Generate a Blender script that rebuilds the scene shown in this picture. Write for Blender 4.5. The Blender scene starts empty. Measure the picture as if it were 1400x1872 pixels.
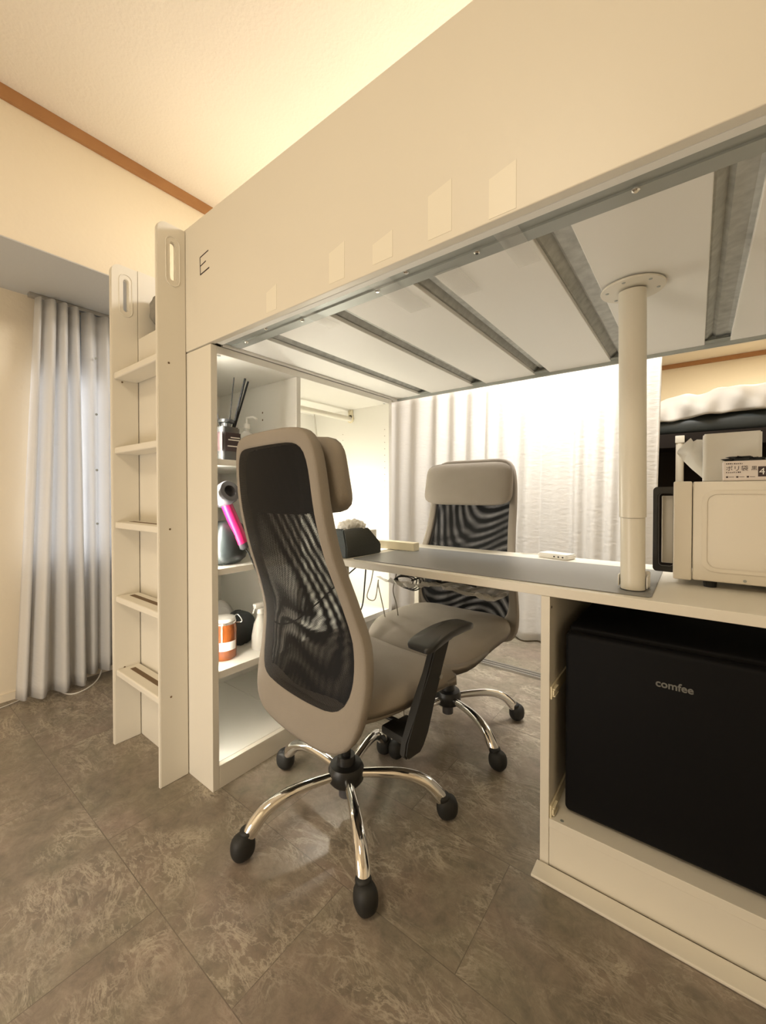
import bpy, bmesh, math, random
from mathutils import Vector, Matrix
random.seed(7)
PI = math.pi
C = bpy.context.scene.collection
sc = bpy.context.scene

# ------------------------------------------------------------------ camera
F, W_, H_ = 743.0, 1400.0, 1872.0
cam_d = bpy.data.cameras.new('camera'); cam = bpy.data.objects.new('camera', cam_d); C.objects.link(cam)
cam_d.sensor_fit = 'HORIZONTAL'; cam_d.sensor_width = 36; cam_d.lens = F / W_ * 36
cam_d.shift_y = -23 / 1400; cam_d.clip_start = .02
yaw = math.atan2(572, 743); pit = math.atan2(10, 743)
cam.location = (0, 0, .95)
cam.rotation_euler = (PI / 2 - pit, 0, yaw)
sc.camera = cam

# ------------------------------------------------------------------ exposure, world
sc.view_settings.view_transform = 'Standard'; sc.view_settings.look = 'None'
sc.view_settings.gamma = 1; sc.view_settings.use_curve_mapping = False
sc.view_settings.exposure = 0.8
w = bpy.data.worlds.new('world'); sc.world = w; w.use_nodes = True
w.node_tree.nodes['Background'].inputs[0].default_value = (1, .95, .88, 1)
w.node_tree.nodes['Background'].inputs[1].default_value = .05

# ------------------------------------------------------------------ lamps and low fill
def area(name, loc, size, power, col, rot=(0, 0, 0), sy=None):
    d = bpy.data.lights.new(name, 'AREA'); d.energy = power; d.color = col; d.size = size
    if sy: d.shape = 'RECTANGLE'; d.size_y = sy
    o = bpy.data.objects.new(name, d); o.location = loc; o.rotation_euler = rot; C.objects.link(o); return o
area('room_lamp', (-.5, -.85, 2.36), .6, 10, (1, .84, .60))
area('rear_room_lamp', (-.60, 2.00, 2.36), .7, 29, (1, .97, .93))
area('far_room_lamp', (.5, 4.3, 2.36), 1.0, 36, (1, .90, .68))
area('bed_strip_light', (-.55, 1.50, 1.90), 1.9, 2.2, (1, .85, .56), (PI, 0, 0), .04)
area('headboard_strip_light', (-1.62, 1.15, 1.86), .04, .8, (1, .85, .56), (PI, 0, 0), .8)
fl_ = bpy.data.lights.new('low_fill_light', 'POINT'); fl_.energy = 15; fl_.color = (1, .93, .83); fl_.shadow_soft_size = .28  # unseen fill added low behind the camera to lift bed underside and curtains
fo = bpy.data.objects.new('low_fill_light', fl_); fo.location = (-1.10, -.60, .32); C.objects.link(fo)
pl = bpy.data.lights.new('rail_bulb', 'POINT'); pl.energy = 3.6; pl.color = (1, .95, .82); pl.shadow_soft_size = .03
po = bpy.data.objects.new('rail_bulb_lamp', pl); po.location = (-1.375, 1.355, .835); C.objects.link(po)

area('unit_strip_light', (-1.230, .7135, .74), .012, 2.8, (1, .97, .88), (PI / 2, 0, PI - .55), 1.26)
area('left_window_light', (-2.485, 1.15, 1.08), .9, 4.2, (.93, .96, 1), (0, -PI / 2, 0), 1.4)

# ------------------------------------------------------------------ materials
MATS = {}
def mat(name, col, rough=.5, metal=0., bump=None, emis=None, spec=None, alpha=None, trans=None, var=None):
    m = bpy.data.materials.new(name); m.use_nodes = True; nt = m.node_tree; N = nt.nodes; L = nt.links
    b = N['Principled BSDF']
    b.inputs['Base Color'].default_value = (*col, 1); b.inputs['Roughness'].default_value = rough
    b.inputs['Metallic'].default_value = metal
    if spec is not None: b.inputs['Specular IOR Level'].default_value = spec
    if trans: b.inputs['Transmission Weight'].default_value = trans
    if alpha is not None: b.inputs['Alpha'].default_value = alpha
    if emis: b.inputs['Emission Color'].default_value = (*emis[0], 1); b.inputs['Emission Strength'].default_value = emis[1]
    tc = N.new('ShaderNodeTexCoord')
    if bump:
        sca, st, det = bump
        n = N.new('ShaderNodeTexNoise'); n.inputs['Scale'].default_value = sca; n.inputs['Detail'].default_value = det
        L.new(tc.outputs['Object'], n.inputs['Vector'])
        bp = N.new('ShaderNodeBump'); bp.inputs['Strength'].default_value = st; bp.inputs['Distance'].default_value = .004
        L.new(n.outputs['Fac'], bp.inputs['Height']); L.new(bp.outputs['Normal'], b.inputs['Normal'])
    if var:
        sca, amt, c2 = var
        n = N.new('ShaderNodeTexNoise'); n.inputs['Scale'].default_value = sca; n.inputs['Detail'].default_value = 6
        mp = N.new('ShaderNodeMapping'); L.new(tc.outputs['Object'], mp.inputs['Vector']); L.new(mp.outputs['Vector'], n.inputs['Vector'])
        r = N.new('ShaderNodeValToRGB'); r.color_ramp.elements[0].position = .5 - amt; r.color_ramp.elements[1].position = .5 + amt
        r.color_ramp.elements[0].color = (*col, 1); r.color_ramp.elements[1].color = (*c2, 1)
        L.new(n.outputs['Fac'], r.inputs['Fac']); L.new(r.outputs['Color'], b.inputs['Base Color'])
    MATS[name] = m
    return m
lam = mat('white_laminate', (.80, .755, .66), .42, bump=(60, .05, 2))
lam_in = mat('white_laminate_inner', (.82, .80, .74), .38)
board = mat('white_board', (.90, .89, .85), .5, bump=(30, .05, 2))
steel = mat('galvanised_steel', (.42, .43, .41), .55, .3, var=(45, .25, (.62, .63, .60)), bump=(90, .2, 3))
steel_d = mat('grey_painted_steel', (.40, .42, .40), .45, .35)
wallm = mat('wall_paint', (.86, .76, .60), .8, bump=(55, .35, 5))
ceilm = mat('ceiling_paint', (.88, .80, .69), .85, bump=(90, .55, 5))
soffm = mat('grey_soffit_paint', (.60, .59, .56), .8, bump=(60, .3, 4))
wood = mat('wood_moulding', (.44, .22, .085), .5, var=(14, .3, (.36, .165, .06)))
fab = mat('taupe_fabric', (.31, .275, .235), .9, bump=(900, .4, 2), var=(9, .35, (.35, .31, .265)), spec=.2)
blackpad = mat('black_backing', (.008, .008, .009), .8, bump=(500, .3, 2))
plast = mat('black_plastic', (.018, .018, .018), .38)
plast_m = mat('black_matte_plastic', (.014, .014, .013), .62)
chrome = mat('chrome', (.86, .85, .83), .07, 1.)
fridgem = mat('fridge_black', (.006, .006, .007), .6, spec=.12)
matm = mat('desk_mat_grey', (.24, .24, .235), .42, bump=(700, .1, 2))
polem = mat('cream_painted_pole', (.78, .74, .64), .32)
micro = mat('microwave_cream', (.80, .74, .64), .35)
dark = mat('dark_hole', (.02, .017, .014), .7)
ink = mat('marker_ink', (.03, .02, .02), .6)
tape = mat('masking_tape', (.87, .825, .71), .4)
cleartape = mat('clear_tape', (.85, .84, .8), .10, alpha=.14)
whitep = mat('white_plastic', (.84, .82, .77), .3)
paper = mat('white_paper', (.88, .87, .83), .8)
leather = mat('black_leather', (.03, .035, .033), .34, bump=(160, .25, 3))
clothw = mat('white_bedding', (.62, .59, .54), .9, bump=(12, .5, 3))
greyc = mat('grey_bedding', (.33, .31, .27), .9, bump=(22, 1, 3), var=(16, .2, (.16, .15, .135)))
blackc = mat('black_cloth', (.02, .022, .022), .75, bump=(20, .5, 3))
blacksh = mat('black_glossy_cloth', (.03, .036, .036), .42, bump=(9, .6, 3))
brown = mat('dark_brown_board', (.022, .017, .014), .7, spec=.1)
magenta = mat('magenta_plastic', (.50, .012, .12), .4)
greyp = mat('grey_plastic', (.09, .09, .10), .4)
amber = mat('amber_glass', (.36, .10, .02), .08, trans=.55)
glassd = mat('smoked_glass', (.10, .10, .10), .06, trans=.35)
clearp = mat('clear_plastic', (.88, .87, .84), .12, alpha=.42)
milky = mat('milky_plastic', (.82, .80, .75), .25, alpha=.75)
cable = mat('black_cable', (.02, .02, .02), .5)
cablew = mat('white_cable', (.75, .72, .66), .45)
palewood = mat('pale_wood', (.82, .74, .54), .5)
grip = mat('brown_grip_strip', (.16, .10, .05), .7)
alu = mat('aluminium', (.45, .43, .40), .35, .7)
bulbm = mat('bulb_glass', (1, 1, 1), .3, emis=((1, .93, .74), 40))
lampm = mat('lamp_diffuser', (1, 1, 1), .4, emis=((1, .9, .72), 5))
printk = mat('print_black', (.05, .03, .03), .6)
boxm = mat('mauve_white_card', (.80, .72, .67), .6)

# curtain: diffuse + translucent weave
def curtain_mat(name, col, tl=.25):
    m = bpy.data.materials.new(name); m.use_nodes = True; N = m.node_tree.nodes; L = m.node_tree.links
    b = N['Principled BSDF']; b.inputs['Base Color'].default_value = (*col, 1); b.inputs['Roughness'].default_value = .8
    b.inputs['Specular IOR Level'].default_value = .25
    tc = N.new('ShaderNodeTexCoord'); mp = N.new('ShaderNodeMapping'); mp.inputs['Scale'].default_value = (22, 22, 60)
    n = N.new('ShaderNodeTexNoise'); n.inputs['Scale'].default_value = 1; n.inputs['Detail'].default_value = 5
    L.new(tc.outputs['Object'], mp.inputs['Vector']); L.new(mp.outputs['Vector'], n.inputs['Vector'])
    bp = N.new('ShaderNodeBump'); bp.inputs['Strength'].default_value = .5; bp.inputs['Distance'].default_value = .006
    L.new(n.outputs['Fac'], bp.inputs['Height']); L.new(bp.outputs['Normal'], b.inputs['Normal'])
    t = N.new('ShaderNodeBsdfTranslucent'); t.inputs['Color'].default_value = (*col, 1)
    mx = N.new('ShaderNodeMixShader'); mx.inputs[0].default_value = tl
    L.new(b.outputs[0], mx.inputs[1]); L.new(t.outputs[0], mx.inputs[2])
    L.new(mx.outputs[0], N['Material Output'].inputs[0]); return m
curt = curtain_mat('curtain_cloth', (.82, .80, .765))
curt2 = curtain_mat('curtain_cloth_left', (.92, .91, .90), .38)

# see-through chair netting: a grid of round-ish holes, mapped by UV in metres
def mesh_mat():
    m = bpy.data.materials.new('chair_netting'); m.use_nodes = True; N = m.node_tree.nodes; L = m.node_tree.links
    b = N['Principled BSDF']; b.inputs['Base Color'].default_value = (.009, .009, .010, 1); b.inputs['Roughness'].default_value = .6; b.inputs['Specular IOR Level'].default_value = .2
    uv = N.new('ShaderNodeUVMap'); sep = N.new('ShaderNodeSeparateXYZ'); L.new(uv.outputs[0], sep.inputs[0])
    def M(op, a, bb=None):
        n = N.new('ShaderNodeMath'); n.operation = op
        for i, v in enumerate((a, bb)):
            if v is None: continue
            if isinstance(v, (int, float)): n.inputs[i].default_value = v
            else: L.new(v, n.inputs[i])
        return n.outputs[0]
    p = .0022
    su = M('SINE', M('MULTIPLY', sep.outputs[0], 2 * PI / p)); sv = M('SINE', M('MULTIPLY', sep.outputs[1], 2 * PI / p))
    h = M('GREATER_THAN', M('ADD', M('MULTIPLY', su, .5), sv), .62)
    tr = N.new('ShaderNodeBsdfTransparent'); mx = N.new('ShaderNodeMixShader')
    L.new(h, mx.inputs[0]); L.new(b.outputs[0], mx.inputs[1]); L.new(tr.outputs[0], mx.inputs[2])
    L.new(mx.outputs[0], N['Material Output'].inputs[0]); return m
netm = mesh_mat()

def floor_mat():
    m = bpy.data.materials.new('stone_vinyl_floor'); m.use_nodes = True; N = m.node_tree.nodes; L = m.node_tree.links
    b = N['Principled BSDF']; b.inputs['Roughness'].default_value = .32; b.inputs['Specular IOR Level'].default_value = .4
    tc = N.new('ShaderNodeTexCoord')
    # per-tile offset
    br = N.new('ShaderNodeTexBrick'); br.offset = .5; br.inputs['Scale'].default_value = 1
    br.inputs['Brick Width'].default_value = .6; br.inputs['Row Height'].default_value = .30
    br.inputs['Mortar Size'].default_value = .0012; br.inputs['Mortar Smooth'].default_value = .3
    br.inputs['Color1'].default_value = (0, 0, 0, 1); br.inputs['Color2'].default_value = (1, 1, 1, 1); br.inputs['Mortar'].default_value = (.5, .5, .5, 1)
    mp0 = N.new('ShaderNodeMapping'); mp0.inputs['Location'].default_value = (.07, -.113, 0)
    L.new(tc.outputs['Object'], mp0.inputs['Vector']); L.new(mp0.outputs['Vector'], br.inputs['Vector'])
    off = N.new('ShaderNodeVectorMath'); off.operation = 'MULTIPLY_ADD'
    off.inputs[1].default_value = (.25, .25, .25)
    L.new(br.outputs['Color'], off.inputs[0]); L.new(tc.outputs['Object'], off.inputs[2])
    def noise(s, d, dist=0, rough=.6, sc3=(1, 1, 1)):
        mp = N.new('ShaderNodeMapping'); mp.inputs['Scale'].default_value = sc3; mp.inputs['Rotation'].default_value = (0, 0, .5)
        L.new(off.outputs[0], mp.inputs['Vector'])
        n = N.new('ShaderNodeTexNoise'); n.inputs['Scale'].default_value = s; n.inputs['Detail'].default_value = d
        n.inputs['Distortion'].default_value = dist; n.inputs['Roughness'].default_value = rough
        L.new(mp.outputs['Vector'], n.inputs['Vector']); return n.outputs['Fac']
    def ramp(f, pts):
        r = N.new('ShaderNodeValToRGB'); e = r.color_ramp.elements
        e[0].position, e[0].color = pts[0][0], (*pts[0][1], 1); e[1].position, e[1].color = pts[1][0], (*pts[1][1], 1)
        for p, c in pts[2:]:
            q = e.new(p); q.color = (*c, 1)
        L.new(f, r.inputs['Fac']); return r.outputs['Color']
    def mix(f, a, bb, mode='MIX'):
        n = N.new('ShaderNodeMix'); n.data_type = 'RGBA'; n.blend_type = mode
        if isinstance(f, (int, float)): n.inputs[0].default_value = f
        else: L.new(f, n.inputs[0])
        L.new(a, n.inputs[6]); L.new(bb, n.inputs[7]); return n.outputs[2]
    base = ramp(noise(2.2, 6, .6), [(.30, (.205, .180, .135)), (.70, (.285, .235, .19)), (.5, (.24, .212, .155))])
    pink = ramp(noise(3.1, 5, .8), [(.35, (.245, .222, .168)), (.65, (.295, .218, .19))])
    c = mix(.45, base, pink)
    fine = ramp(noise(26, 9, .5, .75), [(.30, (.66, .66, .66)), (.70, (1.22, 1.21, 1.20))])
    c = mix(.9, c, fine, 'MULTIPLY')
    cloud = ramp(noise(6, 7, 1.2, .68, (1, 1.8, 1)), [(.33, (.80, .82, .80)), (.67, (1.12, 1.10, 1.09))])
    c = mix(.9, c, cloud, 'MULTIPLY')
    # pale veins: thin ridges of a distorted noise
    def vein(s, dist, wd, sc3):
        f = noise(s, 8, dist, .70, sc3)
        return ramp(f, [(.5 - wd, (0, 0, 0)), (.5 + wd, (0, 0, 0)), (.5, (1, 1, 1))])
    patch = ramp(noise(4.2, 4, .5), [(.44, (0, 0, 0)), (.62, (1, 1, 1))])
    v1 = mix(1, vein(5.0, .9, .030, (1, 2.2, 1)), patch, 'MULTIPLY')
    v2 = mix(1, vein(14, .7, .035, (1, 1.8, 1)), patch, 'MULTIPLY')
    pale = N.new('ShaderNodeRGB'); pale.outputs[0].default_value = (.55, .48, .38, 1)
    sepf = lambda col: col
    def tofac(col, k):
        n = N.new('ShaderNodeRGBToBW'); L.new(col, n.inputs[0]); q = N.new('ShaderNodeMath'); q.operation = 'MULTIPLY'; q.inputs[1].default_value = k
        L.new(n.outputs[0], q.inputs[0]); return q.outputs[0]
    c = mix(tofac(v1, .62), c, pale.outputs[0]); c = mix(tofac(v2, .45), c, pale.outputs[0])
    seam = N.new('ShaderNodeRGB'); seam.outputs[0].default_value = (.07, .055, .045, 1)
    q = N.new('ShaderNodeMath'); q.operation = 'MULTIPLY'; q.inputs[1].default_value = .5; L.new(br.outputs['Fac'], q.inputs[0])
    c = mix(q.outputs[0], c, seam.outputs[0])
    L.new(c, b.inputs['Base Color'])
    bp = N.new('ShaderNodeBump'); bp.inputs['Strength'].default_value = .12; bp.inputs['Distance'].default_value = .003
    L.new(noise(30, 6, .3, .7), bp.inputs['Height']); L.new(bp.outputs['Normal'], b.inputs['Normal'])
    return m
floorm = floor_mat()

# ------------------------------------------------------------------ geometry helpers
def box(bm, a, b, bev=0., seg=2, rot=None):
    """axis-aligned box from corner a to corner b, optionally bevelled"""
    t = bmesh.new()
    bmesh.ops.create_cube(t, size=1)
    for v in t.verts:
        v.co = Vector([(a[i] + b[i]) / 2 + v.co[i] * (b[i] - a[i]) for i in range(3)])
    if bev: bmesh.ops.bevel(t, geom=t.edges[:], offset=bev, segments=seg, profile=.5, affect='EDGES')
    if rot is not None: bmesh.ops.transform(t, matrix=rot, verts=t.verts)
    join(bm, t)
def join(bm, t):
    me = bpy.data.meshes.new('tmp'); t.to_mesh(me); t.free(); bm.from_mesh(me); bpy.data.meshes.remove(me)
def tube(bm, pts, r, n=10, closed=False, cap=True):
    pts = [Vector(p) for p in pts]; rs = r if isinstance(r, (list, tuple)) else [r] * len(pts)
    rings = []; up = None
    for i, p in enumerate(pts):
        if closed: d = pts[(i + 1) % len(pts)] - pts[i - 1]
        else: d = pts[min(i + 1, len(pts) - 1)] - pts[max(i - 1, 0)]
        d.normalize()
        if up is None:
            up = Vector((0, 0, 1)) if abs(d.z) < .9 else Vector((1, 0, 0))
        s = d.cross(up).normalized(); up = s.cross(d).normalized()
        rings.append([bm.verts.new(p + (s * math.cos(2 * PI * k / n) + up * math.sin(2 * PI * k / n)) * rs[i]) for k in range(n)])
    m = len(rings)
    for i in range(m if closed else m - 1):
        A, B = rings[i], rings[(i + 1) % m]
        for k in range(n): bm.faces.new((A[k], A[(k + 1) % n], B[(k + 1) % n], B[k]))
    if cap and not closed: bm.faces.new(rings[0][::-1]); bm.faces.new(rings[-1])
def spline(pts, n=8):
    """Catmull-Rom through the points"""
    P = [Vector(p) for p in pts]; P = [P[0] * 2 - P[1]] + P + [P[-1] * 2 - P[-2]]; out = []
    for i in range(1, len(P) - 2):
        for k in range(n):
            t = k / n; a, b, c, d = P[i - 1:i + 3]
            out.append(.5 * ((2 * b) + (c - a) * t + (2 * a - 5 * b + 4 * c - d) * t * t + (3 * b - a - 3 * c + d) * t ** 3))
    out.append(P[-2]); return out
def lathe(bm, prof, c=(0, 0, 0), n=28, mtx=None):
    """prof: list of (r, z) from bottom to top; closed at the axis"""
    rings = []; T = Matrix.Translation(Vector(c)) @ (mtx or Matrix.Identity(4))
    for r, z in prof:
        if r < 1e-6: rings.append([bm.verts.new(T @ Vector((0, 0, z)))])
        else: rings.append([bm.verts.new(T @ Vector((r * math.cos(2 * PI * k / n), r * math.sin(2 * PI * k / n), z))) for k in range(n)])
    for A, B in zip(rings, rings[1:]):
        for k in range(n):
            q = (k + 1) % n
            if len(A) == 1 and len(B) == 1: continue
            if len(A) == 1: bm.faces.new((A[0], B[q], B[k]))
            elif len(B) == 1: bm.faces.new((A[k], A[q], B[0]))
            else: bm.faces.new((A[k], A[q], B[q], B[k]))
def prism(bm, poly, depth, mtx=None, holes=(), bev=0.):
    """2-D outline (x,y) with holes extruded by depth along local z"""
    t = bmesh.new(); es = []
    for lp in [poly] + list(holes):
        vs = [t.verts.new((x, y, 0)) for x, y in lp]
        es += [t.edges.new((vs[i], vs[(i + 1) % len(vs)])) for i in range(len(vs))]
    r = bmesh.ops.triangle_fill(t, edges=es, use_beauty=True, use_dissolve=True)
    fs = [g for g in r['geom'] if isinstance(g, bmesh.types.BMFace)]
    ex = bmesh.ops.extrude_face_region(t, geom=fs)
    vs = [g for g in ex['geom'] if isinstance(g, bmesh.types.BMVert)]
    bmesh.ops.translate(t, verts=vs, vec=(0, 0, depth))
    bmesh.ops.recalc_face_normals(t, faces=t.faces[:])
    if bev:
        ed = [e for e in t.edges if len(e.link_faces) == 2 and e.calc_face_angle(0) > 1.2 and abs(e.verts[0].co.z - e.verts[1].co.z) < 1e-6]
        bmesh.ops.bevel(t, geom=ed, offset=bev, segments=2, affect='EDGES')
    if mtx is not None: bmesh.ops.transform(t, matrix=mtx, verts=t.verts)
    join(bm, t)
def rrect(x0, y0, x1, y1, r, n=6, corners=(1, 1, 1, 1)):
    """rounded rectangle; corners: BL, BR, TR, TL"""
    out = []
    for (cx, cy, a0, px, py), on in zip(((x0 + r, y0 + r, PI, x0, y0), (x1 - r, y0 + r, 1.5 * PI, x1, y0), (x1 - r, y1 - r, 0, x1, y1), (x0 + r, y1 - r, .5 * PI, x0, y1)), corners):
        if on: out += [(cx + r * math.cos(a0 + k * PI / 2 / n), cy + r * math.sin(a0 + k * PI / 2 / n)) for k in range(n + 1)]
        else: out.append((px, py))
    return out
# basis matrices: map local (x,y,z) so the outline lies in a chosen world plane
def plane_m(ex, ey, ez, o=(0, 0, 0)):
    m = Matrix.Identity(4)
    for i in range(3): m[i][0] = ex[i]; m[i][1] = ey[i]; m[i][2] = ez[i]; m[i][3] = o[i]
    return m
YZ = lambda x: plane_m((0, 1, 0), (0, 0, 1), (1, 0, 0), (x, 0, 0))       # outline (Y,Z), depth +X
XZ = lambda y: plane_m((1, 0, 0), (0, 0, 1), (0, 1, 0), (0, y, 0))       # outline (X,Z), depth +Y

def obj(name, bm, m, parent=None, smooth=False, loc=None):
    bmesh.ops.recalc_face_normals(bm, faces=bm.faces[:])
    me = bpy.data.meshes.new(name); bm.to_mesh(me); bm.free()
    me.materials.append(m)
    if smooth:
        for p in me.polygons: p.use_smooth = True
        if smooth != 'all':
            me.set_sharp_from_angle(angle=math.radians(smooth if smooth is not True else 40))
    o = bpy.data.objects.new(name, me); C.objects.link(o)
    if parent:
        o.parent = parent
        pl_ = parent.matrix_basis.translation
        q = parent
        off = Vector((0, 0, 0))
        while q: off += q.location; q = q.parent
        if not parent.get('_local'): me.transform(Matrix.Translation(-off))
    elif loc is not None:
        me.transform(Matrix.Translation(-Vector(loc))); o.location = loc
    return o
def tag(o, label, cat, group=None):
    o['label'] = label; o['category'] = cat
    if group: o['group'] = group
    return o
def thing(name, label, cat, loc=(0, 0, 0), rz=0, group=None, local=False):
    o = bpy.data.objects.new(name, None); C.objects.link(o); o.empty_display_size = .05
    o.location = loc; o.rotation_euler = (0, 0, rz)
    tag(o, label, cat, group)
    if local: o['_local'] = 1
    return o
def struct(name, bm, m, **k):
    o = obj(name, bm, m, **k); o['kind'] = 'structure'; return o
NB = bmesh.new

# ================================================================== THE ROOM
X0, X1, Y0, Y1, ZC = -2.50, 1.9, -1.7, 5.70, 2.424
b = NB(); box(b, (X0 - .1, Y0 - .1, -.1), (X1 + .1, Y1 + .1, 0)); struct('floor', b, floorm)
b = NB(); box(b, (X0 - .1, Y0 - .1, ZC), (X1 + .1, Y1 + .1, ZC + .1)); struct('ceiling', b, ceilm)
b = NB(); box(b, (X0 - .1, Y0, 0), (X0, Y1, ZC)); struct('wall_left', b, wallm)
b = NB(); box(b, (X1, Y0, 0), (X1 + .1, Y1, ZC)); struct('wall_right', b, wallm)
b = NB(); box(b, (X0 - .1, Y0 - .1, 0), (X1 + .1, Y0, ZC)); struct('wall_rear', b, wallm)
b = NB(); box(b, (X0 - .1, Y1, 0), (X1 + .1, Y1 + .1, ZC)); struct('wall_far', b, wallm)
b = NB(); box(b, (X0, Y0, 1.888), (-2.0, Y1, ZC)); o = struct('trim_1', b, wallm)          # box beam along the left wall
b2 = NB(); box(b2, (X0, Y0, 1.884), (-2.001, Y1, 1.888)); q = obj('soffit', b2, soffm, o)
b = NB(); box(b, (-2.0, Y0, 2.376), (-1.982, Y1, ZC), .002); struct('trim_2', b, wood)
b = NB(); box(b, (X0, Y1 - .018, 2.376), (X1, Y1, ZC), .002); struct('trim_3', b, wood)
b = NB()
box(b, (-1.9, 2.120, 0), (X1, 2.180, .004))
for yy in (2.120, 2.147, 2.174): box(b, (-1.9, yy, .004), (X1, yy + .006, .012))
struct('trim_4', b, alu)
b = NB(); box(b, (-2.1, 2.70, 0), (-.18, 2.72, .055)); struct('trim_5', b, mat('grey_strip', (.30, .28, .25), .6))  # low grey strip at the floor behind the curtain hem
b = NB(); box(b, (X0, .0, 0), (X0 + .008, 5.6, .035)); struct('baseboard_left', b, wallm)

b = NB(); box(b, (-2.4995, .62, .28), (-2.49, 1.68, 1.86))
for y in (.62, 1.13, 1.64): box(b, (-2.49, y, .28), (-2.487, y + .04, 1.86))
struct('window_1', b, mat('window_glass_dim', (.55, .60, .66), .2))
def ceil_lamp(loc, label):
    t = thing('ceiling_lamp', label, 'lamp', (loc[0], loc[1], ZC))
    b = NB(); lathe(b, [(0, -.02), (.20, -.02), (.21, -.012), (.21, 0)], (loc[0], loc[1], ZC)); obj('lamp_base', b, whitep, t, smooth=30)
    b = NB(); lathe(b, [(0, -.045), (.13, -.04), (.18, -.022), (.18, -.02), (0, -.02)], (loc[0], loc[1], ZC)); obj('lamp_shade', b, lampm, t, smooth=30)
for loc, la in (((-.5, -.85), 'round white ceiling lamp above the open floor by the desk'),
                ((-.60, 2.00), 'round white ceiling lamp between the loft bed and the back curtain'),
                ((.5, 4.3), 'round white ceiling lamp deep in the far room')): ceil_lamp(loc, la)

# ================================================================== LOFT BED
bed = thing('loft_bed', 'white loft bed with tan-lit side panel marked E and built-in ladder', 'bed', (-1.05, .69, 0))
ZB, ZT = 1.425, 1.832
b = NB(); box(b, (-1.3705, .682, ZB), (.32, .702, ZT), .002); panel = obj('side_panel', b, lam, bed)
# hand-drawn letter E
b = NB()
def stroke(p, q, w_=.0032):
    p = Vector((p[0], 0, p[1])); q = Vector((q[0], 0, q[1])); d = (q - p).normalized(); s = Vector((-d.z, 0, d.x)) * w_ / 2
    vs = [b.verts.new(v + Vector((0, .6814 + dy, 0))) for dy in (0, .0007) for v in (p - s, q - s, q + s, p + s)]
    for f in ((0, 1, 2, 3), (7, 6, 5, 4), (0, 4, 5, 1), (1, 5, 6, 2), (2, 6, 7, 3), (3, 7, 4, 0)): b.faces.new([vs[i] for i in f])
stroke((-1.264, 1.706), (-1.262, 1.650)); stroke((-1.264, 1.706), (-1.214, 1.712)); stroke((-1.263, 1.678), (-1.229, 1.684)); stroke((-1.262, 1.651), (-1.209, 1.657), .004)
o = obj('letter_mark', b, ink, panel); o['label'] = 'black hand-drawn letter E'
# masking tape on the panel
for (x0, z0, x1, z1) in ((-.921, 1.437, -.878, 1.497), (-.684, 1.440, -.635, 1.517), (-.553, 1.440, -.500, 1.489), (-.415, 1.440, -.364, 1.530), (-.291, 1.430, -.243, 1.505)):
    b = NB(); sk = .006
    vs = [b.verts.new(v) for v in ((x0, .6814, z0), (x1, .6814, z0), (x1, .6814, z1 + sk), (x0, .6814, z1 - sk))]
    f = b.faces.new(vs); r = bmesh.ops.extrude_face_region(b, geom=[f]); bmesh.ops.translate(b, verts=[g for g in r['geom'] if isinstance(g, bmesh.types.BMVert)], vec=(0, .0006, 0))
    obj('tape_patch', b, tape, panel)
b = NB(); box(b, (-1.205, .704, ZB + .001), (.32, .722, ZB + .09), .002); obj('inner_rail_board', b, board, bed)
b = NB(); box(b, (-1.7325, .682, 1.4215), (-1.371, .702, 1.555), .002); obj('entry_board', b, lam, bed)
b = NB(); box(b, (-1.355, 1.692, ZB), (.32, 1.712, ZT), .002); box(b, (-1.733, 1.692, ZB), (-1.355, 1.712, ZT), .002); obj('rear_panel', b, lam, bed)
b = NB(); box(b, (-1.753, .6825, ZB), (-1.733, 1.690, 1.820), .001); obj('headboard', b, lam, bed)
b = NB(); box(b, (.322, .682, 0), (.342, 1.712, ZT), .003); obj('footboard', b, lam, bed)
# steel rails
b = NB()
box(b, (-1.205, .727, 1.434), (.318, .785, 1.438)); box(b, (-1.205, .727, 1.438), (.318, .731, 1.475)); box(b, (-1.205, .753, 1.430), (.318, .785, 1.434))
obj('front_rail', b, steel_d, bed)
b = NB(); box(b, (-1.205, 1.660, 1.434), (.318, 1.690, 1.438)); box(b, (-1.205, 1.684, 1.421), (.318, 1.691, 1.47)); obj('back_rail', b, steel_d, bed)
b = NB(); box(b, (-1.2225, .727, 1.4225), (-1.2045, 1.690, 1.4335), .001); obj('end_rail', b, board, bed)
for x, y in ((-.079, .756), (-.348, .757), (-.600, .758), (-.865, .758), (-1.13, .760), (-.505, .738), (-1.0, .738)):
    b = NB(); lathe(b, [(0, -.004), (.0035, -.004), (.006, -.0022), (.0065, 0), (0, 0)], (x, y, 1.430 if y > .75 else 1.434), 14); obj('screw', b, chrome, bed, smooth=30)
# boards and cross ribs
gaps = [(-1.066, -1.005), (-.789, -.730), (-.519, -.463), (-.249, -.182), (.018, .081), (.285, .318)]
xs = [-1.203]
for g0, g1 in gaps: xs += [g0, g1]
for i in range(0, len(xs) - 1, 2):
    b = NB(); box(b, (xs[i], .787, 1.432), (xs[i + 1], 1.684, 1.444), .0015); obj('bed_board', b, board, bed)
for g0, g1 in gaps[:5]:
    b = NB(); m_ = (g0 + g1) / 2
    pr_ = [(g0 - .014, 1.4448), (g0 + .004, 1.4448), (m_ - .012, 1.460), (m_ - .004, 1.450), (g1 - .008, 1.452), (g1 + .014, 1.4448)]
    pr_ += [(x, z + .0015) for x, z in pr_[::-1]]
    prism(b, pr_, .90, XZ(.786)); obj('steel_rib', b, steel, bed)
b = NB(); box(b, (-1.2, .79, 1.482), (.318, 1.688, 1.492)); obj('bed_deck', b, steel_d, bed)
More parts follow.
